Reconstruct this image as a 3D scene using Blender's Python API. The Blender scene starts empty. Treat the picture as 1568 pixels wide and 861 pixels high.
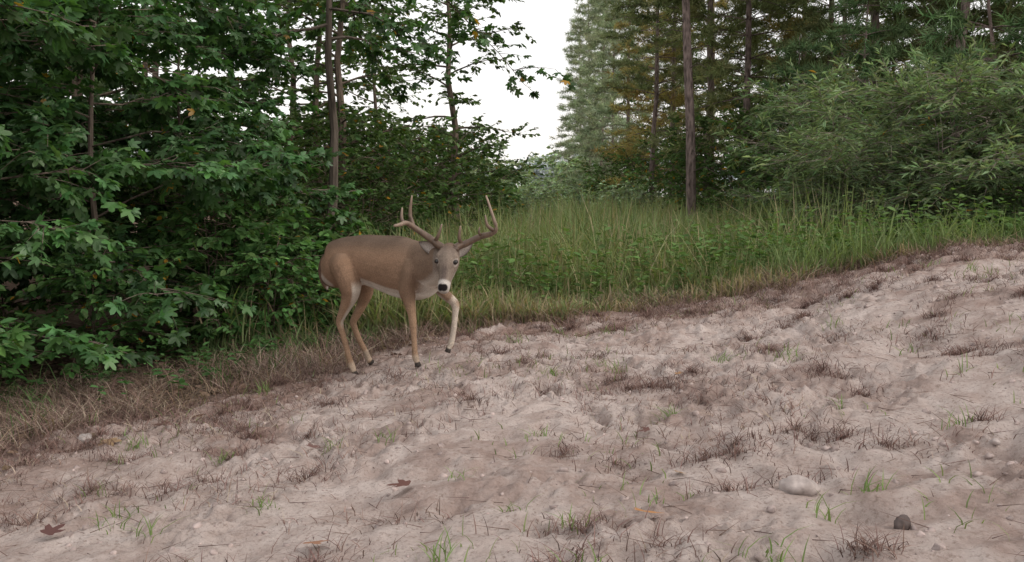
import bpy, math, numpy as np
from mathutils import Vector
rng=np.random.default_rng(7)
scene=bpy.context.scene
COL=scene.collection
# ---------------------------------------------------------------- noise
def _h(ix,iy,s):
    n=(ix.astype(np.int64)*374761393+iy.astype(np.int64)*668265263+s*974634777)&0xffffffff
    n=((n^(n>>13))*1274126177)&0xffffffff
    return ((n^(n>>16))&0xffffff)/float(0xffffff)
def vn(x,y,s=0):
    ix=np.floor(x);iy=np.floor(y);fx=x-ix;fy=y-iy
    fx=fx*fx*(3-2*fx);fy=fy*fy*(3-2*fy)
    a=_h(ix,iy,s);b=_h(ix+1,iy,s);c=_h(ix,iy+1,s);d=_h(ix+1,iy+1,s)
    return (a*(1-fx)+b*fx)*(1-fy)+(c*(1-fx)+d*fx)*fy
def fbm(x,y,s=0,o=3):
    t=0;a=.5;n=0
    for i in range(o):
        t=t+a*vn(x,y,s+i*17);n+=a;a*=.5;x,y=(x*1.62+y*1.22)+7.1,(y*1.62-x*1.22)+3.7
    return t/n
def worley(x,y,s):
    ix=np.floor(x);iy=np.floor(y);best=np.full(np.shape(x),9.)
    for dx in (-1,0,1):
        for dy in (-1,0,1):
            cx=ix+dx;cy=iy+dy
            px=cx+_h(cx,cy,s);py=cy+_h(cx,cy,s+5)
            best=np.minimum(best,(x-px)**2+(y-py)**2)
    return np.sqrt(best)
def sm(e0,e1,x):
    t=np.clip((x-e0)/(e1-e0),0,1);return t*t*(3-2*t)
# ---------------------------------------------------------------- terrain
PX=[-300,-30,-8,-5,-2.65,-1.6,-1.1,-.6,0,.5,1.2,2,2.4,2.8,3.5,4.4,8,30,300]
PZ=[-2.5,-2.2,-1.75,-1.52,-1.36,-1.27,-1.21,-1.10,-1.06,-1.03,-.96,-.86,-.75,-.64,-.50,-.42,-.31,-.1,0]
FX=[-300,-30,-3,0,5,15,30,300];FZ=[-2.4,-1.9,-1.38,-1.22,-.98,-.75,-.5,0]
EX=[-300,-8,-4.5,-4,-3.5,-2.65,-2.05,-1.4,-.45,.5,2,2.8,3.5,4.4,8,300]
EY=[-60,-6,0,2,3.5,5.1,6.3,6.9,8.0,8.3,8.3,8.6,8.6,8.5,8.7,9]
def edge(x,y):   # >0 beyond the sandy track
    e=y-np.interp(x,EX,EY)
    e=np.where(x<-1.2,e*.55,e)
    return e+(fbm(x*1.3,y*1.3,5)-.5)*1.1
def base(x,y):
    p=(np.interp(x,PX,PZ)+np.interp(x-.25,PX,PZ)+np.interp(x+.25,PX,PZ))/3
    f=np.interp(x,FX,FZ)
    t=sm(8.4,10.8,y)
    return p*(1-t)+f*t
def G(x,y):
    x=np.asarray(x,float);y=np.asarray(y,float)
    e=edge(x,y);m=1-sm(-.1,.6,e)
    big=(fbm(x*1.7,y*1.7,11)-.5)*.13
    near=1-sm(14,22,np.hypot(x,y-3))
    wx=(fbm(x*3,y*3,77)-.5)*.3;wy=(fbm(x*3,y*3,78)-.5)*.3
    k1=.5-np.minimum(worley((x+wx)*4.5,(y+wy)*4.5,31),1)
    k2=.5-np.minimum(worley((x+wy)*12,(y+wx)*12,32),1)
    k3=.5-np.minimum(worley(x*27+wx*9,y*27,33),1)
    fine=(fbm(x*15,y*15,41,4)-.5)*.066
    r1=sm(.35,.75,fbm(x*1.3,y*1.3,91));r2=sm(.38,.68,fbm(x*1.7,y*1.7,92))
    d=k1*.045*(.4+r1)+k2*.036*(.15+r2)+k3*.012*(.3+r2)+fine*(.35+.9*r2)
    hp=worley((x+wx)*2.6,(y+wy)*2.6,55);d=d-.04*(1-sm(.05,.28,hp))*sm(.4,.55,fbm(x*.9,y*.9,56))
    z=base(x,y)+big*(.35+.65*m)*near-.02
    return z+d*(m*.9+.1)*near
# ---------------------------------------------------------------- mesh builder
class MB:
    def __init__(s): s.V=[];s.F=[];s.C=[];s.n=0
    def add(s,V,F,C,mat=0):
        V=np.asarray(V,float);C=np.asarray(C,float)
        if C.ndim==1:C=np.tile(C,(len(V),1))
        s.V.append(V);s.C.append(C)
        for f in (F if isinstance(F,list) else [F]): s.F.append((np.asarray(f)+s.n,mat))
        s.n+=len(V)
    def scatter(s,TV,TF,P,R,C,mat=0):
        n=len(P)
        if n==0:return
        V=np.einsum('nij,kj->nki',R,TV)+P[:,None,:]
        k=len(TV)
        off=(np.arange(n)*k)[:,None,None]
        F=[(np.asarray(f)[None]+off).reshape(-1,np.asarray(f).shape[1]) for f in (TF if isinstance(TF,list) else [TF])]
        s.add(V.reshape(-1,3),F,np.repeat(C,k,axis=0),mat)
    def mesh(s,name,mats,smooth=False):
        me=bpy.data.meshes.new(name)
        V=np.concatenate(s.V);C=np.concatenate(s.C)
        me.vertices.add(len(V));me.vertices.foreach_set('co',V.astype(np.float32).ravel())
        loops=np.concatenate([f.ravel() for f,m in s.F])
        tot=np.concatenate([np.full(len(f),f.shape[1]) for f,m in s.F])
        mi=np.concatenate([np.full(len(f),m) for f,m in s.F])
        st=np.concatenate([[0],np.cumsum(tot)[:-1]])
        me.loops.add(len(loops));me.loops.foreach_set('vertex_index',loops.astype(np.int32))
        me.polygons.add(len(tot));me.polygons.foreach_set('loop_start',st.astype(np.int32))
        me.polygons.foreach_set('material_index',mi.astype(np.int32))
        me.polygons.foreach_set('use_smooth',np.full(len(tot),smooth))
        a=me.attributes.new('tint','FLOAT_COLOR','POINT')
        a.data.foreach_set('color',np.concatenate([C,np.ones((len(C),1))],1).astype(np.float32).ravel())
        for m in mats: me.materials.append(m)
        me.update(calc_edges=True);me.validate()
        return me
def obj(name,me,loc=(0,0,0),rz=0,sc=1,parent=None):
    o=bpy.data.objects.new(name,me);COL.objects.link(o);o.location=loc;o.rotation_euler=(0,0,rz)
    o.scale=(sc,)*3 if np.isscalar(sc) else sc
    if parent:o.parent=parent
    return o
def nrm(v): return v/np.maximum(np.linalg.norm(v,axis=-1,keepdims=True),1e-9)
def frames(d,n,s=1.0,sy=None,sz=None):
    d=nrm(d);y=nrm(np.cross(n,d));z=np.cross(d,y)
    s=np.broadcast_to(np.asarray(s,float),(len(d),))
    sy=s if sy is None else np.broadcast_to(sy,(len(d),)); sz=s if sz is None else np.broadcast_to(sz,(len(d),))
    return np.stack([d*s[:,None],y*sy[:,None],z*sz[:,None]],axis=2)
def tube(mb,pts,rad,col,mat=0,ns=6,up=(0,0,1),caps=True):
    pts=np.asarray(pts,float);n=len(pts);rad=np.asarray(rad,float)
    if rad.ndim==1: rad=np.stack([rad,rad],1)
    T=nrm(np.gradient(pts,axis=0));up=np.asarray(up,float)
    S=np.cross(T,up);bad=np.linalg.norm(S,axis=1)<.15
    if bad.any(): S[bad]=np.cross(T[bad],np.array([0.,1,0.]) if abs(up[1])<.9 else np.array([1.,0,0]))
    S=nrm(S)
    for i in range(1,n):
        if np.dot(S[i],S[i-1])<0:S[i]=-S[i]
    U=np.cross(S,T)
    a=np.arange(ns)/ns*2*np.pi
    V=pts[:,None]+S[:,None]*(np.cos(a)[None,:,None]*rad[:,0][:,None,None])+U[:,None]*(np.sin(a)[None,:,None]*rad[:,1][:,None,None])
    V=V.reshape(-1,3);i=np.arange(n-1)[:,None]*ns;j=np.arange(ns)[None];k=(j+1)%ns
    F=np.stack([i+j,i+k,i+ns+k,i+ns+j],-1).reshape(-1,4)
    fs=[F]
    if caps:
        V=np.concatenate([V,[pts[0],pts[-1]]]);jj=np.arange(ns)
        fs.append(np.stack([(jj+1)%ns,jj,np.full(ns,n*ns)],1));b=(n-1)*ns
        fs.append(np.stack([b+jj,b+(jj+1)%ns,np.full(ns,n*ns+1)],1))
    mb.add(V,fs,col,mat)
def spl(p,n=14):
    p=np.array(p,float);q=np.linspace(0,len(p)-1,n);out=[]
    for x_ in q:
        i=min(int(x_),len(p)-2);f=x_-i;p0=p[max(i-1,0)];p1=p[i];p2=p[i+1];p3=p[min(i+2,len(p)-1)]
        out.append(.5*((2*p1)+(-p0+p2)*f+(2*p0-5*p1+4*p2-p3)*f*f+(-p0+3*p1-3*p2+p3)*f**3))
    return np.array(out)
# ---------------------------------------------------------------- materials
def newmat(name):
    m=bpy.data.materials.new(name);m.use_nodes=True;nt=m.node_tree;nt.nodes.clear();return m,nt,nt.nodes,nt.links
def leafmat(name,trans=.35,rough=.5,var=.25,gloss=0):
    m,nt,N,L=newmat(name)
    o=N.new('ShaderNodeOutputMaterial');p=N.new('ShaderNodeBsdfDiffuse');t=N.new('ShaderNodeBsdfTranslucent');mx=N.new('ShaderNodeMixShader')
    at=N.new('ShaderNodeAttribute');at.attribute_name='tint'
    oi=N.new('ShaderNodeObjectInfo');mr=N.new('ShaderNodeMapRange');mr.inputs[3].default_value=1-var;mr.inputs[4].default_value=1+var
    L.new(oi.outputs['Random'],mr.inputs[0])
    v=N.new('ShaderNodeVectorMath');v.operation='SCALE';L.new(at.outputs['Color'],v.inputs[0]);L.new(mr.outputs[0],v.inputs['Scale'])
    L.new(v.outputs[0],p.inputs['Color'])
    if trans>0:
        v2=N.new('ShaderNodeVectorMath');v2.operation='MULTIPLY';v2.inputs[1].default_value=(1.35,1.45,.65);L.new(v.outputs[0],v2.inputs[0]);L.new(v2.outputs[0],t.inputs['Color'])
        mx.inputs[0].default_value=trans;L.new(p.outputs[0],mx.inputs[1]);L.new(t.outputs[0],mx.inputs[2]);out=mx.outputs[0]
    else: out=p.outputs[0]
    if gloss>0:
        g=N.new('ShaderNodeBsdfGlossy');g.inputs['Roughness'].default_value=rough;g.inputs['Color'].default_value=(1,1,1,1);m3=N.new('ShaderNodeMixShader');m3.inputs[0].default_value=gloss
        L.new(out,m3.inputs[1]);L.new(g.outputs[0],m3.inputs[2]);out=m3.outputs[0]
    L.new(out,o.inputs[0])
    return m
def tintmat(name,rough=.8,spec=.2,nscale=(20,20,20),amt=.35,bump=.3,bd=.01):
    m,nt,N,L=newmat(name)
    o=N.new('ShaderNodeOutputMaterial');p=N.new('ShaderNodeBsdfPrincipled')
    at=N.new('ShaderNodeAttribute');at.attribute_name='tint'
    tc=N.new('ShaderNodeTexCoord');mp=N.new('ShaderNodeMapping');mp.inputs['Scale'].default_value=nscale
    L.new(tc.outputs['Object'],mp.inputs[0]);n=N.new('ShaderNodeTexNoise');n.inputs['Scale'].default_value=1;n.inputs['Detail'].default_value=4
    L.new(mp.outputs[0],n.inputs['Vector'])
    mr=N.new('ShaderNodeMapRange');mr.inputs[1].default_value=.3;mr.inputs[2].default_value=.7;mr.inputs[3].default_value=1-amt;mr.inputs[4].default_value=1+amt
    L.new(n.outputs[0],mr.inputs[0])
    v=N.new('ShaderNodeVectorMath');v.operation='SCALE';L.new(at.outputs['Color'],v.inputs[0]);L.new(mr.outputs[0],v.inputs['Scale']);L.new(v.outputs[0],p.inputs['Base Color'])
    b=N.new('ShaderNodeBump');b.inputs['Strength'].default_value=bump;b.inputs['Distance'].default_value=bd;L.new(n.outputs[0],b.inputs['Height']);L.new(b.outputs[0],p.inputs['Normal'])
    p.inputs['Roughness'].default_value=rough;p.inputs['Specular IOR Level'].default_value=spec
    L.new(p.outputs[0],o.inputs[0]);return m
M_leaf=leafmat('broad_leaf',.33,.4,.2,.025)
M_leaf2=leafmat('shrub_leaf',.3,.5,.2,0)
M_needle=leafmat('pine_needle',0,.5,.25)
M_grass=leafmat('grass_blade',.3,.6,0)
M_dead=leafmat('dead_stem',0,.9,0)
M_bark=tintmat('bark',.9,.1,(14,14,3),.55,.8,.02)
M_pbark=tintmat('pine_bark',.9,.1,(22,22,6),.6,1,.03)
M_rock=tintmat('rock',.8,.2,(30,30,30),.3,.5,.01)
# ---------------------------------------------------------------- ground
def axis(lo,a,b,hi,step,grow=1.09,fn=None):
    c=[a]
    while c[-1]<b: c.append(c[-1]+(fn(c[-1]) if fn else step))
    s=c[-1]-c[-2];r=[]
    v=c[-1]
    while v<hi: s*=grow;v+=s;r.append(v)
    s=c[1]-c[0];l=[];v=a
    while v>lo: s*=grow;v-=s;l.append(v)
    return np.array(l[::-1]+c+r)
gx=axis(-400,-3.3,5.0,400,.0115,1.08);gy=axis(-400,1.9,9.2,500,.01,1.08,lambda y:.0042*y)
X,Y=np.meshgrid(gx,gy);Z=G(X,Y)
nx,ny=len(gx),len(gy)
mb=MB();ii=(np.arange(ny-1)[:,None]*nx+np.arange(nx-1)[None]).ravel()
E=edge(X,Y)
mk=sm(-.15,.35,E);redd=sm(.50,.64,fbm(X*2.2,Y*2.2,51,4))*.6+sm(-1.7,-.1,E)*.9
hum=np.clip((Z-base(X,Y)+.02)/.14+.5,0,1)
C=np.stack([mk,np.clip(redd,0,1),hum],-1).reshape(-1,3)
mb.add(np.stack([X,Y,Z],-1).reshape(-1,3),np.stack([ii,ii+1,ii+nx+1,ii+nx],1),C)
m,nt,N,L=newmat('sandy_ground')
o=N.new('ShaderNodeOutputMaterial');p=N.new('ShaderNodeBsdfDiffuse');at=N.new('ShaderNodeAttribute');at.attribute_name='tint'
sp=N.new('ShaderNodeSeparateColor');L.new(at.outputs['Color'],sp.inputs[0]);tc=N.new('ShaderNodeTexCoord')
def noise(s,d=6,r=.6):
    n=N.new('ShaderNodeTexNoise');n.inputs['Scale'].default_value=s;n.inputs['Detail'].default_value=d;n.inputs['Roughness'].default_value=r;L.new(tc.outputs['Object'],n.inputs['Vector']);return n.outputs[0]
def mixc(f,a,b):
    x=N.new('ShaderNodeMix');x.data_type='RGBA'
    if hasattr(f,'links'):L.new(f,x.inputs[0])
    else:x.inputs[0].default_value=f
    for k,c in ((6,a),(7,b)):
        if hasattr(c,'links'):L.new(c,x.inputs[k])
        else:x.inputs[k].default_value=(*c,1)
    return x.outputs[2]
def rng_(f,a,b,c=0,d=1):
    x=N.new('ShaderNodeMapRange');L.new(f,x.inputs[0]);x.inputs[1].default_value=a;x.inputs[2].default_value=b;x.inputs[3].default_value=c;x.inputs[4].default_value=d;return x.outputs[0]
c1=mixc(rng_(noise(7,4),.35,.65),(.425,.34,.305),(.57,.49,.455))
c1=mixc(rng_(noise(60,4,.7),.52,.68),c1,(.30,.235,.205))
c2=mixc(rng_(noise(26,4),.4,.62),(.34,.245,.21),(.215,.145,.12))
mm=N.new('ShaderNodeMath');mm.operation='MULTIPLY';L.new(sp.outputs[1],mm.inputs[0]);L.new(rng_(noise(5,4),.32,.55),mm.inputs[1])
c3=mixc(mm.outputs[0],c1,c2)
c4=mixc(rng_(noise(14,4),.4,.6),(.085,.062,.048),(.16,.115,.09))
cf=mixc(sp.outputs[0],c3,c4);L.new(cf,p.inputs['Color'])
b=N.new('ShaderNodeBump');b.inputs['Strength'].default_value=1;b.inputs['Distance'].default_value=.02;L.new(noise(48,6,.75),b.inputs['Height']);L.new(b.outputs[0],p.inputs['Normal'])
L.new(p.outputs[0],o.inputs[0]);M_ground=m
obj('ground',mb.mesh('ground',[M_ground],True))
# ---------------------------------------------------------------- leaf templates
def star_leaf():
    tips=[(-112,.55),(-58,.85),(0,1.0),(58,.85),(112,.55)]
    P=[(.3,0,.02)];ang=[]
    for i,(a,r) in enumerate(tips):
        for da,rr in ((-14,.78*r),(5,r)) if i<2 else (((-14,.78*r),(0,r),(14,.78*r)) if i==2 else ((-5,r),(14,.78*r))): ang.append((a+da,rr))
        if i<4: ang.append(((a+tips[i+1][0])/2,.42))
    for a,r in ang:
        a=math.radians(a);P.append((.3+.62*r*math.cos(a),.66*r*math.sin(a),-.14*r*r))
    k=len(P)-1
    F=[(0,i,i+1) for i in range(1,k)]+[(0,k,1)]
    return np.array(P),np.array(F)
SL=star_leaf()
def oval_leaf(w=.42):
    P=np.array([(0,0,0),(.3,w*.42,.06),(.62,w*.45,.05),(1,0,-.08),(.62,-w*.45,.05),(.3,-w*.42,.06)])
    return P,[np.array([(0,3,2,1)]),np.array([(0,5,4,3)])]
OL=oval_leaf(.62)
def quad_leaf(w=.4):
    return np.array([(0,0,0),(.5,w*.5,.08),(1,0,-.05),(.5,-w*.5,.08)]),np.array([(0,1,2),(0,2,3)])
QL=quad_leaf(.6);NL=quad_leaf(.2)
def leafcol(base,n,grp=None,seed=0,odd=.01):
    r=np.random.default_rng(seed+99);base=np.array(base)
    c=base[None]*r.uniform(.7,1.35,(n,1))*r.uniform(.88,1.12,(n,3))
    if grp is not None: c=c*grp[:,None]
    y=r.random(n)<odd; c[y]=np.array([.42,.24,.04])*r.uniform(.5,1.1,(y.sum(),1))
    return c
CONE=(np.array([(0,.5,.0),(0,-.25,.43),(0,-.25,-.43),(1,0,0)]),np.array([(0,1,3),(1,2,3),(2,0,3)]))
def twigs_leaves(mb,P,D,Ln,leaf,size,col,seed,k=8,twr=.004,barkc=(.1,.075,.055),flat=.5,droop=.35,odd=.01):
    r=np.random.default_rng(seed);n=len(P)
    D=nrm(D)
    up=np.tile([0,0,1.],(n,1))+r.normal(0,.2,(n,3))
    mb.scatter(*CONE,P,frames(D,up,Ln,twr*2,twr*2),np.tile(barkc,(n,1)),1)
    t=r.uniform(.15,1,(n,k));S=nrm(np.cross(D,up))
    LP=P[:,None]+D[:,None]*(t*Ln[:,None])[...,None]
    sd=np.where(np.arange(k)%2,1,-1)[None]*r.uniform(.4,1.3,(n,k))
    LD=D[:,None]*.9+S[:,None]*sd[...,None]+r.normal(0,.25,(n,k,3));LD[...,2]-=droop
    NN=np.array([0,0,1.])+r.normal(0,flat,(n,k,3))
    grp=np.repeat(r.uniform(.6,1.5,n)*(.65+.75*fbm(P[:,0]*1.6+P[:,2],P[:,1]*1.6+P[:,2]*1.3,seed)),k)
    LP=LP.reshape(-1,3);LD=LD.reshape(-1,3);NN=NN.reshape(-1,3)
    sz=size*r.uniform(.55,1.25,n*k)
    mb.scatter(*leaf,LP,frames(LD,NN,sz),leafcol(col,n*k,grp,seed,odd),0)
def broadleaf(name,seed,H,R,tr,z0,nl,leaf,size,col,k=8,lean=(0,0),mats=None,barkc=(.13,.10,.08),odd=.01,step=.11,flat=.5,droop=.35,prof=None,twl=(.18,.4),stems=1,rise=(.1,.6),sub=4.5):
    r=np.random.default_rng(seed);mb=MB();P=[];D=[];Ln=[]
    trunks=[]
    for s in range(stems):
        nt_=9;z=np.linspace(-.15,H*.95,nt_);w=np.cumsum(r.normal(0,.045*H/nt_*2,(nt_,2)),0);w-=w[0]
        ax=r.uniform(0,6.28) ;sp_=0 if stems==1 else r.uniform(.1,.45)*R
        t=(z/H)[:,None]
        pts=np.concatenate([w+np.array(lean)*np.clip(t,0,1)*H+np.array([math.cos(ax),math.sin(ax)])*sp_*(t+.1),z[:,None]],1)
        tube(mb,pts,tr/math.sqrt(stems)*(1-.85*np.linspace(0,1,nt_)**.9),barkc,1,8)
        trunks.append((z,pts))
    for i in range(nl):
        f=(i+.5)/nl;zz=z0+(H*.95-z0)*f;z,pts=trunks[i%stems]
        st=np.array([np.interp(zz,z,pts[:,c]) for c in range(3)])
        az=i*2.39996+r.uniform(-.5,.5)
        pr=prof(f) if prof else (.8+.35*math.sin(f*3.0))*(1-.65*f**3)
        Lb=R*pr*r.uniform(.55,1.15);m_=7;u=np.linspace(0,1,m_)
        rs=r.uniform(*rise);dr=r.uniform(.1,.5)
        dirh=np.array([math.cos(az),math.sin(az)])
        bp=np.zeros((m_,3));bp[:,:2]=st[:2]+dirh*(u*Lb)[:,None]+np.cumsum(r.normal(0,.03*Lb,(m_,2)),0)
        bp[:,2]=st[2]+Lb*(rs*u-dr*u*u)+np.cumsum(r.normal(0,.015*Lb,m_))
        bp[0]=st
        tube(mb,bp,np.linspace(max(.008,tr*.28*(1-f*.5)),.003,m_),barkc,1,4,caps=False)
        segs=[(bp,.25)]
        for q in range(max(3,int(Lb*sub))):
            t=r.uniform(.2,.98);a=np.array([np.interp(t,u,bp[:,c]) for c in range(3)])
            sgn=1 if q%2 else -1;an=az+sgn*r.uniform(.5,1.2);l2=Lb*(1-t*.6)*r.uniform(.3,.55)
            u2=np.linspace(0,1,4);sb=a+np.stack([math.cos(an)*u2*l2,math.sin(an)*u2*l2,l2*(r.uniform(-.1,.45)*u2-.25*u2*u2)],1)
            tube(mb,sb,np.linspace(.006,.002,4),barkc,1,3,caps=False);segs.append((sb,.1))
        for bp_,t0 in segs:
            l=np.linalg.norm(bp_[-1]-bp_[0]);c=max(2,int(l/step));tt=np.linspace(t0,1,c)
            uu=np.linspace(0,1,len(bp_))
            pp=np.stack([np.interp(tt,uu,bp_[:,c_]) for c_ in range(3)],1)
            dd=nrm(bp_[-1]-bp_[0])[None]+r.normal(0,.55,(c,3))*np.array([1,1,.6])
            P.append(pp);D.append(dd);Ln.append(r.uniform(*twl,c))
    P=np.concatenate(P);D=np.concatenate(D);Ln=np.concatenate(Ln)
    twigs_leaves(mb,P,D,Ln,leaf,size,col,seed,k,.004,barkc,flat,droop,odd)
    return mb.mesh(name,mats or [M_leaf,M_bark])
def place(name,me,x,y,rz=0,sc=1,dz=0):
    return obj(name,me,(x,y,float(G(x,y))-.03+dz),rz,sc)
mGumA=broadleaf('sweetgum_a',1,5.0,1.6,.032,.55,34,SL,.13,(.064,.135,.047),8,barkc=(.15,.12,.10),odd=.004)
mGumB=broadleaf('sweetgum_b',2,5.5,1.8,.04,.7,34,SL,.135,(.056,.12,.044),8,odd=.004,barkc=(.15,.12,.10))
mOakA=broadleaf('oak_a',3,8,2.3,.12,1.0,32,QL,.17,(.065,.115,.048),7,(.02,0),step=.18)
mOpen=broadleaf('open_crown',5,8.5,1.5,.10,1.4,32,QL,.125,(.085,.135,.05),9,(.02,0),step=.13,sub=3.6,twl=(.2,.45))
mOpen2=broadleaf('open_crown_b',15,8.0,1.5,.08,1.6,28,QL,.12,(.09,.14,.05),9,(.06,0),step=.14,sub=3.6,twl=(.2,.45))
mOver=broadleaf('overhang',16,6.2,2.1,.07,3.0,18,SL,.12,(.062,.125,.045),8,(-.03,0),step=.14,sub=3.6,twl=(.2,.45),rise=(-.15,.3),barkc=(.11,.09,.075))
mShr=broadleaf('shrub_a',6,2.4,1.25,.03,.15,32,QL,.10,(.085,.14,.054),8,mats=[M_leaf2,M_bark],stems=5,step=.11,rise=(.3,.9),odd=.015)
mShrG=broadleaf('willow_shrub',7,2.6,1.6,.035,.15,56,NL,.13,(.15,.20,.11),10,mats=[M_leaf2,M_bark],barkc=(.24,.20,.17),stems=7,step=.10,rise=(.35,1.0),odd=.002,twl=(.25,.5),flat=.9,droop=.1)
mShrO=broadleaf('sapling',8,1.5,.8,.02,.25,20,OL,.11,(.085,.17,.058),7,mats=[M_leaf2,M_bark],stems=3,step=.1,rise=(.2,.8),odd=.02)
mShrHazed=broadleaf('hazed_brush',9,2.6,1.5,.03,.1,26,QL,.19,(.25,.32,.21),7,mats=[M_leaf2,M_bark],stems=5,step=.18,rise=(.3,.9))  # pale green brush, lightened further so distance haze sits in the leaf colour
for (x,y,rz,s,k) in [(-4.1,6.9,0,1,0),(-5.2,7.9,2,1.05,1),(-3.6,8.3,1,.9,1),(-4.9,5.1,4,.85,0),(-3.3,10.0,3,.85,0),(-5.4,10.0,5,1.1,1),(-6.8,8.6,2.2,1.1,0),(-6.0,5.8,1.3,1,1)]:
    place('sweetgum_tree',[mGumA,mGumB][k],x,y,rz,s)
place('sweetgum_tree',mOver,-2.05,10.9,.9,1)
for (x,y,rz,s) in [(-6.2,14.5,0,1),(-8,12.5,2,1),(-9.5,17,4,1),(-6.9,20,1,1),(-11,11,1,1),(-12,20,2,1.1),(-9,25,2,1.1),(-16,26,3,1.2),(9.5,33,1,1),(13,34,2,1.1),(17,34,4,1.1),(21,33,1,1.2),(7.6,41,0,1),(16.5,27,1,1)]:
    place('oak_tree',mOakA,x,y,rz,s)
place('elm_tree',mOpen,-.95,17.5,2.4,.85)
place('elm_tree',mOpen2,-3.0,14.5,.0,.9)
place('elm_tree',mOpen,-3.9,18,4.1,.9)
place('elm_tree',mOpen2,-2.5,20,2.5,.8)
place('elm_tree',mOpen,-2.3,13.2,1.2,.8)
for (x,y,rz,s) in [(-1.7,15,0,1),(-2.6,13,2,1),(-1.0,18.5,1,1),(-1.6,22,3,1.2),(-2.9,16,4,1.2),(-1.9,11.8,5,.8),(-3.2,11,1,.9),(-4.9,9.3,3,.9),(-4.6,13.2,1,1.1),(-4.2,21,3,1.3),(-2.8,27,0,1.3),(-5.5,27,1,1.5),(-3.6,36,1,1.6),(-7,36,1,1.8),(-2.7,9.9,2,.6)]:
    place('shrub',mShr,x,y,rz,s)
for (x,y,rz,s) in [(-3.9,6.2,2,.8),(-2.7,8.6,3,.9),(-2.2,9.5,4,.9),(-3.3,7.7,2,.7),(-1.75,9.6,1,.75),(-2.15,8.6,2,.65),(-2.6,9.3,0,.9),(-4.4,4.4,1,.5),(-1.75,8.9,5,.5)]:
    place('sapling',mShrO,x,y,rz,s)
# ---------------------------------------------------------------- pines
def tuft(nn,seed):
    r=np.random.default_rng(seed);V=[];F=[]
    for i in range(nn):
        d=nrm(np.array([r.uniform(-.1,1.0),r.normal(0,.6),r.normal(0,.6)]));s=nrm(np.cross(d,r.normal(0,1,3)))
        b=np.array([r.uniform(-.5,.3),0,0]);w=.042
        V+=[b-s*w,b+s*w,b+d*r.uniform(.7,1.1)];F.append((3*i,3*i+1,3*i+2))
    return np.array(V),np.array(F)
TU=tuft(16,1)
def pine(name,seed,H,R,tr,z0,col,dens=1.0,lean=(0,0),needle=.22,stubs=0):
    r=np.random.default_rng(seed);mb=MB();n=12;z=np.linspace(-.2,H,n)
    w=np.cumsum(r.normal(0,.03,(n,2)),0);w-=w[0]
    pts=np.concatenate([w+np.array(lean)*z[:,None],z[:,None]],1);bc=(.19,.145,.13)
    tube(mb,pts,tr*(1-.8*np.linspace(0,1,n)),bc,1,10)
    P=[];D=[];zz=z0;az=0
    for i in range(stubs):
        q=r.uniform(.6,z0);st=np.array([np.interp(q,z,pts[:,c]) for c in range(3)]);a=r.uniform(0,6.28);l=r.uniform(.3,1.1)
        tube(mb,np.stack([st,st+[math.cos(a)*l*.5,math.sin(a)*l*.5,.1],st+[math.cos(a)*l,math.sin(a)*l,-.05]]),[.012,.008,.003],(.13,.1,.09),1,4,caps=False)
    while zz<H-.3:
        f=(zz-z0)/(H-z0)
        for j in range(4):
            az+=1.7+r.uniform(-.3,.3);L_=R*(1-f)**.65*r.uniform(.6,1.15)+.25
            st=np.array([np.interp(zz,z,pts[:,c]) for c in range(3)]);u=np.linspace(0,1,6);rs=r.uniform(.0,.5)
            bp=st+np.stack([math.cos(az)*u*L_,math.sin(az)*u*L_,L_*(rs*u-.25*u*u)],1)
            tube(mb,bp,np.linspace(.022*(1-f*.6),.006,6),bc,1,3,caps=False)
            nb=int(L_*6*dens)+3
            for q in range(nb):
                t=r.uniform(.3,1);a=np.array([np.interp(t,u,bp[:,c]) for c in range(3)]);an=az+r.uniform(-1.3,1.3);l=r.uniform(.15,.6)*(1.2-t*.5)
                d=np.array([math.cos(an),math.sin(an),r.uniform(-.1,.5)])
                for e in np.linspace(.25,1,max(2,int(l/.13))): P.append(a+d*l*e);D.append(d+r.normal(0,.35,3))
        zz+=r.uniform(.32,.55)
    P=np.array(P);D=np.array(D);m_=len(P)
    c=np.array(col)[None]*r.uniform(.65,1.35,(m_,1))*r.uniform(.9,1.1,(m_,3))
    mb.scatter(*TU,P,frames(D,r.normal(0,1,(m_,3)),needle*r.uniform(.8,1.2,m_)),c,0)
    return mb.mesh(name,[M_needle,M_pbark])
mPine=pine('pine_a',1,12,2.3,.10,2.0,(.18,.205,.085),.85,needle=.24)
mPineB=pine('pine_b',2,10,2.1,.09,1.0,(.165,.20,.085),.9,needle=.24)
mPineHazed=pine('pine_far_hazed',6,14,2.2,.10,1.5,(.27,.32,.19),.5,needle=.32)  # corridor pines: haze painted in as a paler needle colour
mPineSunTint=pine('pine_sun_tint',7,12,2.0,.10,1.5,(.42,.35,.12),.6)  # warm sunlight on the crowns painted into the needle colour
mPineBare=pine('pine_bare',3,14,2.0,.11,5.0,(.16,.19,.08),.8,(-.012,0),stubs=12)
mPineY=pine('pine_young',4,5.0,1.4,.05,.4,(.115,.18,.08),1.0)
place('pine_tree',mPineBare,3.62,20,0,1)
place('pine_tree',mPineBare,4.9,25,2,1)
place('pine_tree',mPineBare,7.3,20,1,1)
place('pine_tree',mPineBare,7.6,17,4,.9)
place('pine_tree',mPineBare,4.1,29,4,.8)
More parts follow.
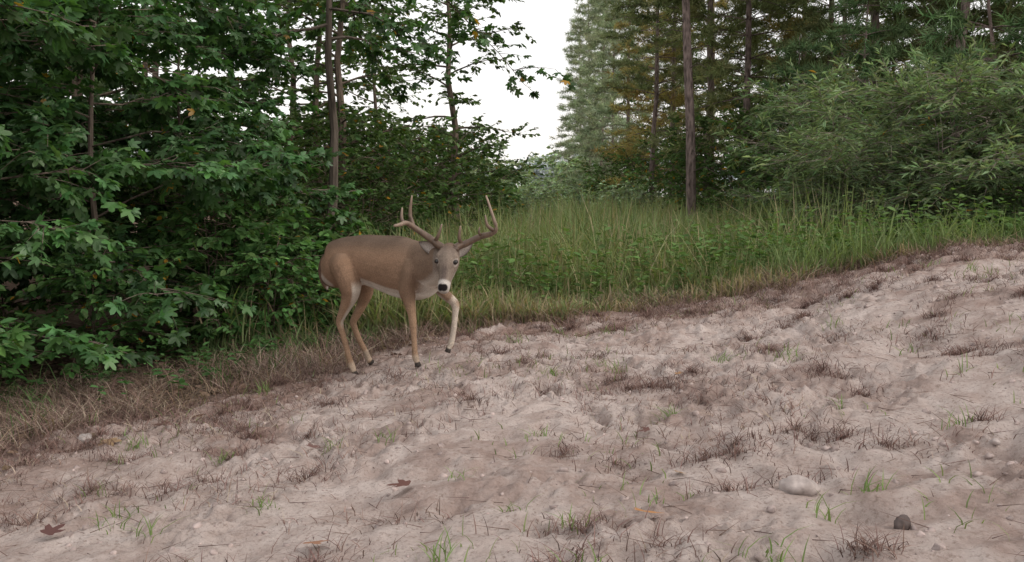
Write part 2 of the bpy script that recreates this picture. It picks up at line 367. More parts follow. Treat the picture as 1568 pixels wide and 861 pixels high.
for (x,y,rz,s,k) in [(5.4,23,0,1,0),(5.0,31,1,1,3),(5.3,37,2,1,3),(5.0,43,3,1,2),(5.0,50,4,1,2),(5.2,58,5,1,2),(5.4,68,1,1.1,2),(5.6,80,2,1.1,2),(7.6,24,2,1,3),(8.2,28,3,1.1,0),(10.7,24,4,1,0),(12.5,28,1,1.1,1),(10,18.5,5,1,0),(12,20,2,1,1),(6.8,34,0,1.1,0),(15,24,0,1.1,0),(12.5,16,1,1,1),(6.4,19.5,1,.8,1),(9,21.5,1,.9,1)]:
    place('pine_tree',[mPine,mPineB,mPineHazed,mPineSunTint][k],x,y,rz,s)
for (x,y,rz,s) in [(6.6,13.4,0,1),(8.1,13.2,2,1.1),(9.6,15,1,1.2),(5.3,19,3,.8),(6.2,17,1,.9)]:
    place('young_pine_tree',mPineY,x,y,rz,s)
for (x,y,rz,s) in [(4.3,12.3,0,.7),(5.3,12.0,2,.95),(6.3,11.4,1,.8),(7.3,11.6,3,.95),(5.1,14,4,1.0),(8.3,12,5,1.05)]:
    place('willow_shrub',mShrG,x,y,rz,s)
for (x,y,rz,s) in [(4.8,21,2,1.2),(4.5,24,1,1),(5.6,10.8,3,.5),(4.6,29,4,1.2),(3.8,34,4,1.1),(4.4,40,4,1.3),(5.6,19,4,1.3),(7.8,10.6,2,.6),(3.9,17,2,.5)]:
    place('shrub',mShr,x,y,rz,s)
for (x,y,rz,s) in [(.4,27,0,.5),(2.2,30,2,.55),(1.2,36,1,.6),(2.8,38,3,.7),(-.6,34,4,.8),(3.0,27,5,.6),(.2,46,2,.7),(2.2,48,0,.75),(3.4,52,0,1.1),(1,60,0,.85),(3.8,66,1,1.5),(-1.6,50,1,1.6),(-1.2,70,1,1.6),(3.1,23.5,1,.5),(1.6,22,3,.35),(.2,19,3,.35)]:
    place('brush',mShrHazed,x,y,rz,s)
# ---------------------------------------------------------------- distant treeline
mb=MB();r=np.random.default_rng(5)
M_far_haze=leafmat('distant_leaf_hazed',0,.8,0)
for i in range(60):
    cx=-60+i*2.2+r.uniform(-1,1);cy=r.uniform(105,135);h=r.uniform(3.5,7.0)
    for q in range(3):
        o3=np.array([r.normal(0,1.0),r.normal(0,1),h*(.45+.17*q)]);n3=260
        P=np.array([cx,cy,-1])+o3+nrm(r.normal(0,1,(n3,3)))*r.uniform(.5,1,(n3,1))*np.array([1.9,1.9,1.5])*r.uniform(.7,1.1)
        mb.scatter(*QL,P,frames(r.normal(0,1,(n3,3)),r.normal(0,1,(n3,3)),.6*r.uniform(.6,1.3,n3)),np.array([[.50,.56,.56]])*r.uniform(.88,1.12,(n3,1)),0)  # pale blue-grey leaf tint carries painted aerial haze
    tube(mb,[(cx,cy,-2),(cx,cy,h*.6)],[.15,.08],(.4,.4,.4),0,5)  # trunk grey also lightened, haze put into the colour
obj('distant_trees',mb.mesh('distant_trees',[M_far_haze]))
# ---------------------------------------------------------------- grasses
def blades(mb,x,y,h,w,lean,cols,seed,z=None,az=None):
    r=np.random.default_rng(seed);n=len(x);z=G(x,y)-.01 if z is None else z
    az=r.uniform(0,2*np.pi,n) if az is None else az
    D=np.stack([np.cos(az),np.sin(az)],1);fa=az+np.pi/2+r.normal(0,.7,n);S=np.stack([np.cos(fa),np.sin(fa),np.zeros(n)],1)
    T=[0,.35,.7,1.0];W=[.8,1,.65,0];V=[]
    for t,ww in zip(T,W):
        c=np.stack([x+D[:,0]*lean*h*t**2,y+D[:,1]*lean*h*t**2,z+h*(t-.35*np.minimum(lean,1.2)*t*t)],1)
        if ww>0: V+=[c-S*(w*ww)[:,None],c+S*(w*ww)[:,None]]
        else: V+=[c]
    V=np.stack(V,1).reshape(-1,3);o_=(np.arange(n)*7)[:,None]
    F4=np.concatenate([o_+np.array([[0,1,3,2]]),o_+np.array([[2,3,5,4]])]);F3=o_+np.array([[4,5,6]])
    mb.add(V,[F4,F3],np.repeat(cols,7,axis=0))
def gcol(base,n,r,v=.3): return np.array(base)[None]*r.uniform(1-v,1+v,(n,1))*r.uniform(.95,1.05,(n,3))
r=np.random.default_rng(12)
mb=MB()
n=76000;y=8.2+r.random(n)**1.7*36;x=-2.6+r.random(n)*(6+ (y-8)*.22)+0
e=edge(x,y);keep=(e>.1)&(vn(x*1.5,y*1.5,3)*.6+r.random(n)*.6>.26)&((x>-1.35-.0*y)|(r.random(n)<.12))
x=x[keep];y=y[keep];e=e[keep];n=len(x)
hh=(.18+.70*sm(.1,2.4,e))*(.38+1.05*fbm(x*.9,y*.9,8))*r.uniform(.5,1.35,n)*1.08
patch=sm(.35,.65,fbm(x*.7,y*.7,88))[:,None]
c=gcol((.24,.28,.13),n,r,.35)*(1-patch)+gcol((.165,.22,.10),n,r,.35)*patch
far_haze=sm(12,34,y)[:,None];c=c*(1-far_haze*.6)+np.array([.30,.36,.21])*far_haze*.6  # blades fade paler with distance, haze painted into their colour
dry=r.random(n)<.17+.5*(1-sm(.1,1.4,e));c[dry]=gcol((.33,.275,.18),dry.sum(),r)
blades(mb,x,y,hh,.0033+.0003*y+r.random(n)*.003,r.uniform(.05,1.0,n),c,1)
n=14000;x=r.uniform(2.3,11,n);y=8.6+r.random(n)**1.5*5;e=edge(x,y);k=(e>.0);x=x[k];y=y[k];n=len(x)
blades(mb,x,y,r.uniform(.15,.55,n),.004+r.random(n)*.003,r.uniform(.1,.9,n),gcol((.17,.225,.10),n,r,.4),2)
n=2500;x=r.uniform(-1.3,5,n);y=8.8+r.random(n)*12;k=edge(x,y)>.6;x=x[k];y=y[k];n=len(x)
blades(mb,x,y,r.uniform(.6,1.1,n),np.full(n,.003),r.uniform(.05,.6,n),gcol((.38,.35,.22),n,r,.25),8)
obj('tall_grass',mb.mesh('tall_grass',[M_grass]))
mb=MB()
n=12000;x=r.uniform(-5.5,-1.0,n);y=r.uniform(2,9.5,n);e=edge(x,y);k=(e>.3)&(e<2.2)&(vn(x*2.3,y*2.3,9)+r.random(n)*.3>.75);x=x[k];y=y[k];n=len(x)
blades(mb,x,y,r.uniform(.08,.32,n),.003+r.random(n)*.003,r.uniform(.2,1.1,n),gcol((.11,.175,.07),n,r,.4),3)
n=4500;x=r.uniform(-3,4.5,n);y=r.uniform(2.2,8.3,n);k=(vn(x*2.1,y*2.1,19)>.6)&(edge(x,y)<0)
x=x[k];y=y[k];n=len(x)
blades(mb,x,y,r.uniform(.03,.10,n),.0019+r.random(n)*.0013,r.uniform(.2,1.2,n),gcol((.19,.24,.11),n,r,.4),4)
for i in range(70):
    cx=r.uniform(-2.6,3.5);cy=r.uniform(2.3,7.8);m_=int(r.integers(8,24))
    if edge(cx,cy)>0: continue
    blades(mb,cx+r.normal(0,.03,m_),cy+r.normal(0,.03,m_),r.uniform(.04,.13,m_),np.full(m_,.0024),r.uniform(.3,1.3,m_),gcol((.18,.25,.10),m_,r),40+i)
obj('grass_tufts',mb.mesh('grass_tufts',[M_grass]))
mb=MB()
n=170000;x=r.uniform(-4.5,6,n);y=r.uniform(2.0,9.2,n);e=edge(x,y)
left=1-sm(-1.6,-.8,x)
p1=sm(-1.9,-.2,e)*(1-sm(.8,1.8,e))*(.7+.3*left)
p2=sm(.54,.66,fbm(x*2.4,y*2.4,14))*.35*(.35+.65*sm(.35,.6,fbm(x*.8+3,y*.8,15)))
pr=np.maximum(p1*sm(.30,.55,fbm(x*2.3,y*2.3,15)),p2*(e<0));k=r.random(n)<pr;x=x[k];y=y[k];e=e[k];n=len(x)
c=gcol((.20,.135,.115),n,r,.45);lt=r.random(n)<.12+.2*sm(-.3,.5,e);c[lt]=gcol((.38,.31,.24),lt.sum(),r)
blades(mb,x,y,r.uniform(.03,.09,n)*(1+2.0*sm(-.6,.3,e)),.0012+r.random(n)*.0014,r.uniform(.4,2.2,n),c,5)
for i in range(420):
    cx=r.uniform(-3,5.5);cy=2.3+r.random()*6.3;ee=float(edge(cx,cy))
    if ee>0 or (ee<-1.5 and r.random()<.55): continue
    m_=int(r.integers(60,190));R_=r.uniform(.03,.13)
    rr=np.abs(r.normal(0,R_,m_));a_=r.uniform(0,6.28,m_)
    blades(mb,cx+rr*np.cos(a_)*1.4,cy+rr*np.sin(a_),r.uniform(.025,.10,m_),.001+r.random(m_)*.0012,r.uniform(.3,2.0,m_),gcol((.165,.105,.09),m_,r,.5),900+i)
obj('dead_weeds',mb.mesh('dead_weeds',[M_dead]))
mb=MB();n=18000;x=r.uniform(-4.5,5,n);y=r.uniform(3.,9.8,n);e=edge(x,y);k=(e>-.15)&(e<np.where(x<-1.2,1.3,.8));x=x[k];y=y[k];n=len(x)
blades(mb,x,y,r.uniform(.06,.30,n),.002+r.random(n)*.0014,r.uniform(.5,2.0,n),gcol((.25,.185,.14),n,r,.5),6)
obj('dry_grass',mb.mesh('dry_grass',[M_grass]))
mb=MB()
def forbs(n,xr,yr,cond,hr,size,col,seed,k=12,leaf=OL):
    r=np.random.default_rng(seed);x=r.uniform(*xr,n);y=r.uniform(*yr,n);kk=cond(x,y,r);x=x[kk];y=y[kk];n=len(x);z=G(x,y);h=r.uniform(*hr,n)
    P=np.stack([x,y,z],1);D=np.stack([r.normal(0,.12,n),r.normal(0,.12,n),np.ones(n)],1)
    mb.scatter(*CONE,P,frames(D,np.tile([1.,0,0],(n,1)),h,.008,.008),gcol((.08,.12,.04),n,r),0)
    t=r.uniform(.25,1,(n,k));az=r.uniform(0,6.28,(n,k))
    LP=P[:,None]+nrm(D)[:,None]*(t*h[:,None])[...,None];LD=np.stack([np.cos(az),np.sin(az),r.uniform(-.2,.5,(n,k))],-1)
    NN=np.array([0,0,1.])+r.normal(0,.3,(n,k,3))
    mb.scatter(*leaf,LP.reshape(-1,3),frames(LD.reshape(-1,3),NN.reshape(-1,3),size*r.uniform(.5,1.2,n*k)),gcol(col,n*k,r,.35),0)
forbs(1300,(-1.8,5),(8.6,14),lambda x,y,r:(edge(x,y)>.5)&(fbm(x,y,4)+r.random(len(x))*.3>.56),(.35,.85),.085,(.13,.21,.075),1)
forbs(900,(1.5,9),(9,12.5),lambda x,y,r:(edge(x,y)>.2),(.3,.75),.085,(.13,.215,.08),2)
forbs(900,(-6,-.9),(3,10),lambda x,y,r:(edge(x,y)>.5)&(fbm(x*1.4,y*1.4,4)>.48),(.08,.30),.075,(.08,.165,.06),3,8)
obj('weeds',mb.mesh('weeds',[M_leaf2]))
mb=MB();n=6500;x=r.uniform(-6,-.6,n);y=r.uniform(2,10,n);e=edge(x,y);k=(e>-.6)&(r.random(n)<sm(-.6,.5,e));x=x[k];y=y[k];n=len(x)
P=np.stack([x,y,G(x,y)+.012],1);az=r.uniform(0,6.28,n)
mb.scatter(*OL,P,frames(np.stack([np.cos(az),np.sin(az),r.normal(0,.25,n)],1),np.array([0,0,1.])+r.normal(0,.35,(n,3)),r.uniform(.035,.08,n)),gcol((.19,.13,.095),n,r,.5),0)
obj('leaf_litter',mb.mesh('leaf_litter',[M_dead]))
mb=MB();n=1500;x=r.uniform(-3,4.5,n);y=r.uniform(2.2,8.2,n);k=edge(x,y)<.2;x=x[k];y=y[k];n=len(x);az=r.uniform(0,6.28,n)
mb.scatter(*CONE,np.stack([x,y,G(x,y)+.010],1),frames(np.stack([np.cos(az),np.sin(az),r.uniform(-.02,.3,n)],1),np.tile([0,0,1.],(n,1)),r.uniform(.04,.2,n),.0035,.0035),gcol((.14,.095,.08),n,r),0)
obj('twigs',mb.mesh('twigs',[M_dead]))
def ico(seed,sub=2,flat=.7,am=.25):
    import bmesh
    bm=bmesh.new();bmesh.ops.create_icosphere(bm,subdivisions=sub,radius=1)
    V=np.array([v.co[:] for v in bm.verts]);F=np.array([[v.index for v in f.verts] for f in bm.faces]);bm.free()
    k=1+am*(vn(V[:,0]*1.7+V[:,2]*1.1+9,V[:,1]*1.7+seed,seed)*2-1)+am*.5*(vn(V[:,0]*4+3,V[:,1]*4+V[:,2]*4,seed+1)*2-1)
    V=V*k[:,None];V[:,2]*=flat;return V,F
mb=MB()
for s in range(4):
    n=1500;x=r.uniform(-3,5,n);y=2.1+r.random(n)**1.2*6.3;k=edge(x,y)<.1;x=x[k];y=y[k];n=len(x)
    sz=.0025+.016*r.random(n)**4;az=r.uniform(0,6.28,n)
    mb.scatter(*ico(s+3,2 if s<2 else 1,.7,.5),np.stack([x,y,G(x,y)-sz*.1],1),frames(np.stack([np.cos(az),np.sin(az),r.normal(0,.4,n)],1),np.tile([0,0,1.],(n,1)),sz),np.array([[.42,.34,.315]])*r.uniform(.6,1.1,(n,1)),0)
obj('dirt_clods',mb.mesh('dirt_clods',[M_rock],True))
for (x,y,s,cc,sd) in [(.95,3.2,(.062,.038,.034),(.36,.31,.29),3),(1.13,2.78,(.032,.022,.026),(.09,.07,.065),4),(-2.32,5.25,(.05,.04,.03),(.38,.34,.32),5),(1.75,3.5,(.02,.018,.013),(.35,.3,.28),6),(2.6,4.9,(.045,.03,.025),(.40,.36,.34),7)]:
    mb=MB();V,F=ico(sd,3,1,.22);mb.add(V*np.array(s),F,cc);obj('rock',mb.mesh('rock',[M_rock],True),(x,y,float(G(x,y))+s[2]*.55),sd)
for i,(x,y,s,cc) in enumerate([(.40,2.98,.105,(.36,.19,.09)),(-.37,3.66,.11,(.13,.07,.06)),(-.66,3.15,.09,(.27,.15,.10)),(-1.72,3.5,.10,(.11,.06,.055)),(-1.9,5.4,.11,(.10,.06,.05)),(-2.15,5.15,.12,(.26,.18,.11)),(-.28,6.9,.08,(.16,.09,.07)),(.3,4.9,.07,(.15,.09,.07)),(-1.32,6.5,.1,(.13,.07,.055)),(-.95,4.5,.08,(.15,.09,.08)),(.62,4.3,.06,(.14,.08,.07)),(-1.85,5.7,.09,(.12,.07,.05)),(.9,5.3,.05,(.3,.18,.1)),(1.9,4.2,.06,(.15,.09,.07)),(-.1,2.75,.06,(.14,.08,.06)),(.62,3.6,.05,(.3,.2,.12))]):
    mb=MB();V=SL[0].copy();V[:,2]+=.5*V[:,1]**2+.35*(V[:,0]-.3)**2;mb.add(V*s*1.1,SL[1],cc)
    zt=float(np.max(G(x+np.array([-.04,0,.04,0,0,.02]),y+np.array([0,0,0,.04,-.04,.02]))))
    q=obj('fallen_leaf',mb.mesh('fallen_leaf',[M_dead]),(x,y,zt+.012),i*2.1+1);q.rotation_euler=(.15*math.sin(i*3),.25*math.cos(i*5),i*2.1+1)
# ---------------------------------------------------------------- deer (local axes: u right, w towards camera, v up)
DX,DY,DZ=-.806,6.6,-1.148
def W(p): p=np.asarray(p,float);return np.stack([p[...,0],-p[...,1],p[...,2]],-1)
mb=MB()
def etube(p,r_,up=(0,0,1),ns=28):
    p=np.array(p,float);r_=np.array(r_,float)
    if len(p)>3:
        q=spl(np.concatenate([p,r_],1),(len(p)-1)*4+1);p=q[:,:3];r_=np.maximum(q[:,3:],.004)
    tube(mb,W(p),r_,(0,0,0),0,ns,up)
etube([(-.485,-.125,.68),(-.474,-.12,.68),(-.424,-.11,.671),(-.319,-.07,.696),(-.18,-.02,.715),(-.04,.04,.695),(.077,.10,.672),(.181,.16,.656),(.272,.22,.655),(.325,.26,.655),(.335,.265,.655)],
      [(.02,.03),(.06,.08),(.115,.15),(.145,.172),(.15,.168),(.17,.185),(.168,.20),(.145,.195),(.115,.16),(.08,.10),(.03,.04)])
etube([(.08,.10,.70),(.16,.14,.70),(.285,.27,.70),(.362,.355,.735),(.402,.405,.772),(.41,.42,.79)],[(.10,.12),(.13,.155),(.115,.14),(.095,.11),(.075,.085),(.04,.05)])
etube([(-.40,-.11,.785),(-.25,-.05,.86),(-.05,.03,.866),(.10,.10,.856),(.20,.16,.82)],[(.01,.01),(.028,.02),(.03,.02),(.035,.022),(.01,.01)],(0,0,1),10)
etube([(.10,.20,.80),(.13,.245,.72),(.17,.27,.62),(.15,.265,.56)],[(.03,.02),(.065,.035),(.06,.035),(.03,.02)],(0,1,0),12)
poll=np.array([.417,.40,.818]);nose=np.array([.380,.555,.565]);h=nose-poll;HL=np.linalg.norm(h);hd=h/HL
sv=np.array([1,.16,0.]);sv-=hd*sv.dot(hd);sv/=np.linalg.norm(sv);fv=np.cross(hd,sv);fv=fv if fv[1]>0 else -fv
def HP(t,s=0,f=0): return poll+h*t+sv*s+fv*f
upf=W(fv)
ht=[(-.08,-.01,.025,.03),(0,-.005,.055,.055),(.15,.0,.066,.07),(.3,.0,.072,.078),(.42,-.005,.066,.076),(.55,-.008,.052,.066),(.7,-.006,.042,.052),(.84,-.004,.039,.045),(.95,-.006,.038,.038),(1.02,-.01,.030,.028),(1.05,-.012,.012,.012)]
etube([HP(t,0,f) for t,f,a,b_ in ht],[(a,b_) for t,f,a,b_ in ht],upf)
for s in (-1,1):
    etube([HP(.12,s*.03,.045),HP(.28,s*.052,.047),HP(.40,s*.066,.03)],[(.02,.02),(.022,.020),(.010,.010)],upf,10)
legs={}
def leg(key,pts,adj=True):
    P=np.array([q[:3] for q in pts],float);R_=np.array([q[3:] if len(q)==5 else (q[3],q[3]) for q in pts],float)
    if adj:
        g=float(G(DX+P[-1,0],DY-P[-1,1]))-DZ+.010;dz=g-P[-1,2];t=np.clip((P[0,2]-P[:,2])/(P[0,2]-P[-1,2]),0,1);P[:,2]+=dz*np.clip((t-.2)/.8,0,1)
    legs[key]=P;etube(P,R_,(0,1,0),16)
leg('rh',[(-.325,.0,.73,.06,.10),(-.325,.02,.68,.09,.14),(-.278,.06,.57,.08,.12),(-.275,.055,.49,.06,.092),(-.312,.04,.40,.038,.055),(-.352,.02,.315,.027,.04),(-.350,.02,.27,.024,.032),(-.328,.02,.19,.020,.024),(-.295,.02,.06,.020,.023),(-.28,.02,.01,.024,.026),(-.262,.025,-.035,.019,.022),(-.25,.03,-.062,.025,.032)])
leg('lh',[(-.285,-.20,.70,.06,.09),(-.27,-.21,.62,.075,.11),(-.215,-.22,.50,.06,.08),(-.24,-.22,.39,.036,.050),(-.30,-.22,.275,.026,.038),(-.297,-.22,.235,.023,.030),(-.262,-.22,.14,.020,.023),(-.215,-.22,.045,.020,.022),(-.198,-.22,.0,.022,.025),(-.172,-.22,-.034,.024,.030)])
leg('rf',[(.155,.23,.72,.05,.08),(.145,.25,.64,.06,.10),(.125,.25,.54,.055,.08),(.14,.25,.45,.038,.05),(.156,.25,.36,.027,.035),(.16,.25,.32,.027,.033),(.166,.25,.24,.020,.023),(.172,.25,.11,.019,.022),(.178,.255,.06,.023,.025),(.188,.26,.03,.018,.020),(.196,.265,.0,.024,.029)])
leg('lf',[(.25,.10,.68,.05,.08),(.30,.08,.58,.05,.075),(.345,.08,.51,.04,.052),(.405,.08,.455,.031,.036),(.428,.08,.425,.029,.032),(.428,.08,.37,.022,.026),(.415,.08,.25,.020,.022),(.398,.08,.165,.021,.023),(.385,.085,.135,.017,.019),(.374,.09,.105,.023,.027)],False)
etube([(-.44,-.115,.74),(-.472,-.12,.71),(-.487,-.12,.64),(-.478,-.115,.57),(-.462,-.11,.52),(-.457,-.11,.505)],[(.03,.025),(.034,.024),(.036,.020),(.032,.016),(.018,.012),(.006,.006)],(0,1,0),10)
me=mb.mesh('deer_raw',[])
tmp=obj('tmp_deer',me);md=tmp.modifiers.new('r','REMESH');md.mode='VOXEL';md.voxel_size=.006;md.use_smooth_shade=True
sm_=tmp.modifiers.new('s','SMOOTH');sm_.factor=.5;sm_.iterations=6
dg=bpy.context.evaluated_depsgraph_get();dm=bpy.data.meshes.new_from_object(tmp.evaluated_get(dg));dm.name='white_tailed_deer'
bpy.data.objects.remove(tmp)
nv=len(dm.vertices);co=np.zeros(nv*3);dm.vertices.foreach_get('co',co);co=co.reshape(-1,3);no=np.zeros(nv*3);dm.vertices.foreach_get('normal',no);no=no.reshape(-1,3)
u,w,v=co[:,0],-co[:,1],co[:,2]
L3=np.stack([u,w,v],1);nz=no[:,2]
def mixv(c,col,m): return c*(1-m[:,None])+np.array(col)[None]*m[:,None]
c=np.tile([.235,.150,.100],(nv,1))
c=mixv(c,(.115,.082,.062),sm(.70,.87,v)*sm(.0,.8,nz))
c=mixv(c,(.165,.118,.088),sm(.0,.25,u)*.7)
c=mixv(c,(.27,.17,.115),(1-sm(-.42,-.3,u))*.5*(1-sm(.6,.75,v)))
lg=1-sm(.38,.54,v)
c=mixv(c,(.31,.205,.135),lg*.85)
c=mixv(c,(.62,.58,.52),(1-sm(-.8,-.45,nz))*sm(.42,.50,v)*(1-sm(.58,.64,v))*sm(-.30,-.2,u)*(1-sm(.45,.5,u)))
c=mixv(c,(.6,.55,.48),sm(.3,.7,no[:,0])*sm(.24,.34,v)*(1-sm(.52,.6,v))*(u<-.15)*(w>-.1)*.8)
def seg(A,B):
    A=np.array(A);B=np.array(B);t=np.clip(((L3-A)@(B-A))/((B-A)@(B-A)),0,1);return np.linalg.norm(L3-(A+t[:,None]*(B-A)),axis=1)
P=legs['lf'];d=np.minimum(seg(P[3],P[5]),seg(P[5],P[8]));c=mixv(c,(.55,.49,.42),(1-sm(.03,.045,d))*sm(-.5,.3,-no[:,1])*.8)
c=mixv(c,(.50,.45,.39),(1-sm(.02,.09,seg((.26,.33,.53),(.37,.42,.63))))*.9)
T=((L3-poll)@hd)/HL;Sx=(L3-poll)@sv;Fy=(L3-poll)@fv
hdm=(np.abs(Sx)<.1)&(T>-.05)&(T<1.2)&(Fy>-.06)&(w>.36)&(np.abs(Fy)<.14)
hm=hdm*sm(0,.12,T)
c=mixv(c,(.21,.17,.14),hm*.9)
c=mixv(c,(.10,.07,.055),hm*(1-sm(.0,.3,T))*.7*(Fy>0))
c=mixv(c,(.11,.085,.075),hm*sm(.4,.6,T)*(1-sm(.80,.88,T))*(1-sm(.008,.028,np.abs(Sx)))*.8)
for s in (-1,1):
    dd=np.linalg.norm(L3-HP(.4,s*.066,.035),axis=1);c=mixv(c,(.42,.37,.33),(1-sm(.021,.032,dd))*hdm)
    dd=np.linalg.norm(L3-HP(.4,s*.064,.040),axis=1);c=mixv(c,(.04,.03,.025),(1-sm(.014,.020,dd))*hdm)
    dd=np.linalg.norm(L3-HP(.56,s*.045,.045),axis=1);c=mixv(c,(.09,.07,.06),(1-sm(.006,.018,dd))*hdm*.7)
c=mixv(c,(.56,.52,.48),hdm*sm(.78,.84,T)*(1-sm(.92,1.0,T))*.85)
c=mixv(c,(.50,.46,.42),hdm*sm(.9,1.0,T)*.8)
c=mixv(c,(.55,.5,.45),hdm*sm(.45,.6,T)*(1-sm(-.03,-.005,Fy))*.8)
dn=np.minimum(np.linalg.norm(L3-HP(.97,.011,.026),axis=1),np.linalg.norm(L3-HP(.97,-.011,.026),axis=1));c=mixv(c,(.016,.013,.013),(1-sm(.020,.026,dn)))
dt=np.minimum(seg((-.472,-.12,.71),(-.487,-.12,.62)),seg((-.487,-.12,.62),(-.46,-.11,.51)))
tl=(dt<.045)*(u<-.45);c=mixv(c,(.65,.62,.58),tl*sm(-.2,.35,no[:,0]));c=mixv(c,(.12,.075,.055),tl*(1-sm(-.5,.1,no[:,0])))
c=mixv(c,(.52,.47,.42),(1-sm(.02,.045,seg((-.46,-.06,.60),(-.42,-.02,.50))))*.7)
for k,P in legs.items():
    d=seg(P[-2],P[-3]);c=mixv(c,(.5,.43,.35),(1-sm(.02,.035,d))*.5)
    d=np.linalg.norm(L3-P[-1],axis=1);c=mixv(c,(.045,.038,.034),1-sm(.030,.038,d))
c*= (1+.4*(fbm(u*14+w*9,v*22,3)-.5)[:,None])
a=dm.attributes.new('tint','FLOAT_COLOR','POINT');a.data.foreach_set('color',np.concatenate([c,np.ones((nv,1))],1).astype(np.float32).ravel())
M_fur=tintmat('deer_fur',.9,.08,(260,260,90),.28,.8,.006)
dm.materials.clear();dm.materials.append(M_fur);dm.polygons.foreach_set('use_smooth',np.ones(len(dm.polygons),bool))
deer=obj('white_tailed_deer',dm,(DX,DY,DZ))
M_ant=tintmat('antler',.45,.4,(60,60,20),.3,.4,.004)
mb=MB()
def ant(p,r0,r1,n=14):
    q=spl(p,n);t=np.linspace(0,1,n);rr=(r0+(r1-r0)*t**1.5)*1.1
    cc=np.array([.095,.06,.04])[None]*(1-t[:,None]**2)+np.array([.27,.20,.15])[None]*t[:,None]**2
    tube(mb,W(q),rr,(0,0,0),0,10);mb.C[-1]=np.concatenate([np.repeat(cc,10,axis=0),cc[[0,-1]]])
b0=HP(.06,-.035,.03);b1=HP(.06,.035,.03)
ant([b0,(.340,.42,.842),(.295,.40,.876),(.213,.39,.932),(.150,.45,.978),(.115,.52,.97),(.085,.57,.965)],.023,.007,20)
ant([(.318,.41,.858),(.345,.44,.90),(.368,.45,.972)],.013,.004)
ant([(.19,.40,.945),(.165,.39,1.03),(.178,.40,1.15)],.015,.004)
ant([(.135,.47,.975),(.118,.46,1.01),(.122,.45,1.075)],.013,.004)
ant([b1,(.475,.42,.835),(.515,.41,.848),(.606,.42,.892),(.675,.46,.912),(.708,.49,.945),(.685,.49,1.03),(.645,.47,1.15)],.023,.005,22)
ant([(.49,.415,.842),(.476,.44,.89),(.484,.45,.960)],.013,.004)
ant([(.690,.485,.935),(.655,.50,.965),(.640,.50,1.03)],.012,.004)
ant([(.62,.425,.895),(.60,.45,.92),(.605,.45,.955)],.010,.003)
for b_ in (b0,b1): tube(mb,W(np.array([b_+[0,0,-.02],b_+[0,0,.0],b_+[0,0,.012]])),[.025,.031,.024],(.08,.05,.035),0,12)
obj('antlers',mb.mesh('antlers',[M_ant],True),parent=deer)
def ear(name,base_,tip,width,nf):
    base_=np.array(base_);tip=np.array(tip);ax=tip-base_;l=np.linalg.norm(ax);ax/=l;s=nrm(np.cross(ax,nf));n_=nrm(np.cross(s,ax));n_=n_ if n_@np.array(nf)>0 else -n_
    V=[];C=[];nu,nw=13,11
    for sd in (0,1):
        for i in range(nu):
            t=i/(nu-1);wd=width*(math.sin(math.pi*min(1,(t*.86+.14))**.85)**.75 if t<1 else 0)+.001
            for j in range(nw):
                q=j/(nw-1)*2-1
                V.append(base_+ax*l*t+s*wd*.5*q-n_*(.022*(1-q*q)*math.sin(math.pi*(t*.8+.15)))-n_*.004*sd)
                e_=max(abs(q)**3,t**5)
                C.append(np.array([.42,.37,.33])*(1-e_)+np.array([.07,.05,.04])*e_ if sd==0 else np.array([.14,.1,.075]))
    V=np.array(V);k=nu*nw;F=[]
    for i in range(nu-1):
        for j in range(nw-1):
            a_=i*nw+j;F.append((a_,a_+1,a_+nw+1,a_+nw));F.append((k+a_,k+a_+nw,k+a_+nw+1,k+a_+1))
    for i in range(nu-1):
        for j in (0,nw-1):
            a_=i*nw+j;F.append((a_,a_+nw,k+a_+nw,k+a_))
    m2=MB();m2.add(W(V),np.array(F),np.array(C));obj(name,m2.mesh(name,[M_fur],True),parent=deer)
ear('ear_right',HP(.13,-.05,-.01),(.215,.38,.858),.082,(-.15,1,.1))
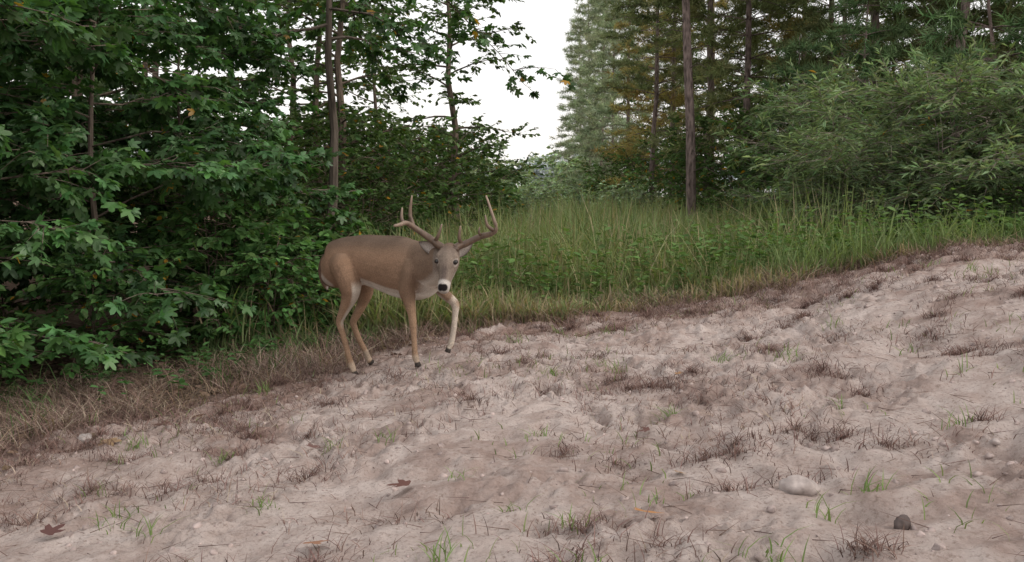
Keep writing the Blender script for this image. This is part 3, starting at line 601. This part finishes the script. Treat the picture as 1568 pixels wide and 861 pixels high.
ear('ear_left',HP(.13,.05,-.01),(.560,.35,.858),.068,(.5,1,.1))
m,nt,N,L=newmat('eye_black');o=N.new('ShaderNodeOutputMaterial');p=N.new('ShaderNodeBsdfPrincipled');p.inputs['Base Color'].default_value=(.01,.008,.007,1);p.inputs['Roughness'].default_value=.12;L.new(p.outputs[0],o.inputs[0])
for nm,s in (('eye_right',-1),('eye_left',1)):
    m2=MB();V,F=ico(1,3,1,0);m2.add(V*.0165*np.array([1,1,.85]),F,(0,0,0));obj(nm,m2.mesh(nm,[m],True),tuple(W(HP(.40,s*.059,.041))),parent=deer)
# ---------------------------------------------------------------- world, sun, camera
wd=bpy.data.worlds.new('World');scene.world=wd;wd.use_nodes=True;nt=wd.node_tree;N=nt.nodes;L=nt.links;bg=N['Background']
sky=N.new('ShaderNodeTexSky');sky.sky_type='NISHITA';sky.sun_disc=False
EL,AZ=math.radians(38),math.radians(112)
sky.sun_elevation=EL;sky.sun_rotation=AZ;sky.air_density=1;sky.dust_density=4;sky.ozone_density=1
mx=N.new('ShaderNodeMix');mx.data_type='RGBA';mx.inputs[0].default_value=.72;mx.inputs[7].default_value=(10.3,9.9,9.6,1)
L.new(sky.outputs[0],mx.inputs[6]);L.new(mx.outputs[2],bg.inputs[0]);bg.inputs[1].default_value=.15
sl=bpy.data.lights.new('sun','SUN');sl.energy=1.1;sl.angle=math.radians(15);sl.color=(1,.94,.86);so=bpy.data.objects.new('sun',sl);COL.objects.link(so)
dv=Vector((math.sin(AZ)*math.cos(EL),math.cos(AZ)*math.cos(EL),math.sin(EL)))
so.rotation_euler=dv.to_track_quat('Z','Y').to_euler()
cd=bpy.data.cameras.new('camera');cam=bpy.data.objects.new('camera',cd);COL.objects.link(cam);cd.sensor_width=36;cd.lens=34.6;cd.clip_end=2000;cd.clip_start=.05
cam.rotation_euler=(math.radians(90-4.95),0,0);scene.camera=cam
scene.view_settings.view_transform='Standard';scene.view_settings.look='None';scene.view_settings.exposure=0
print('verts',sum(len(m.vertices) for m in bpy.data.meshes))
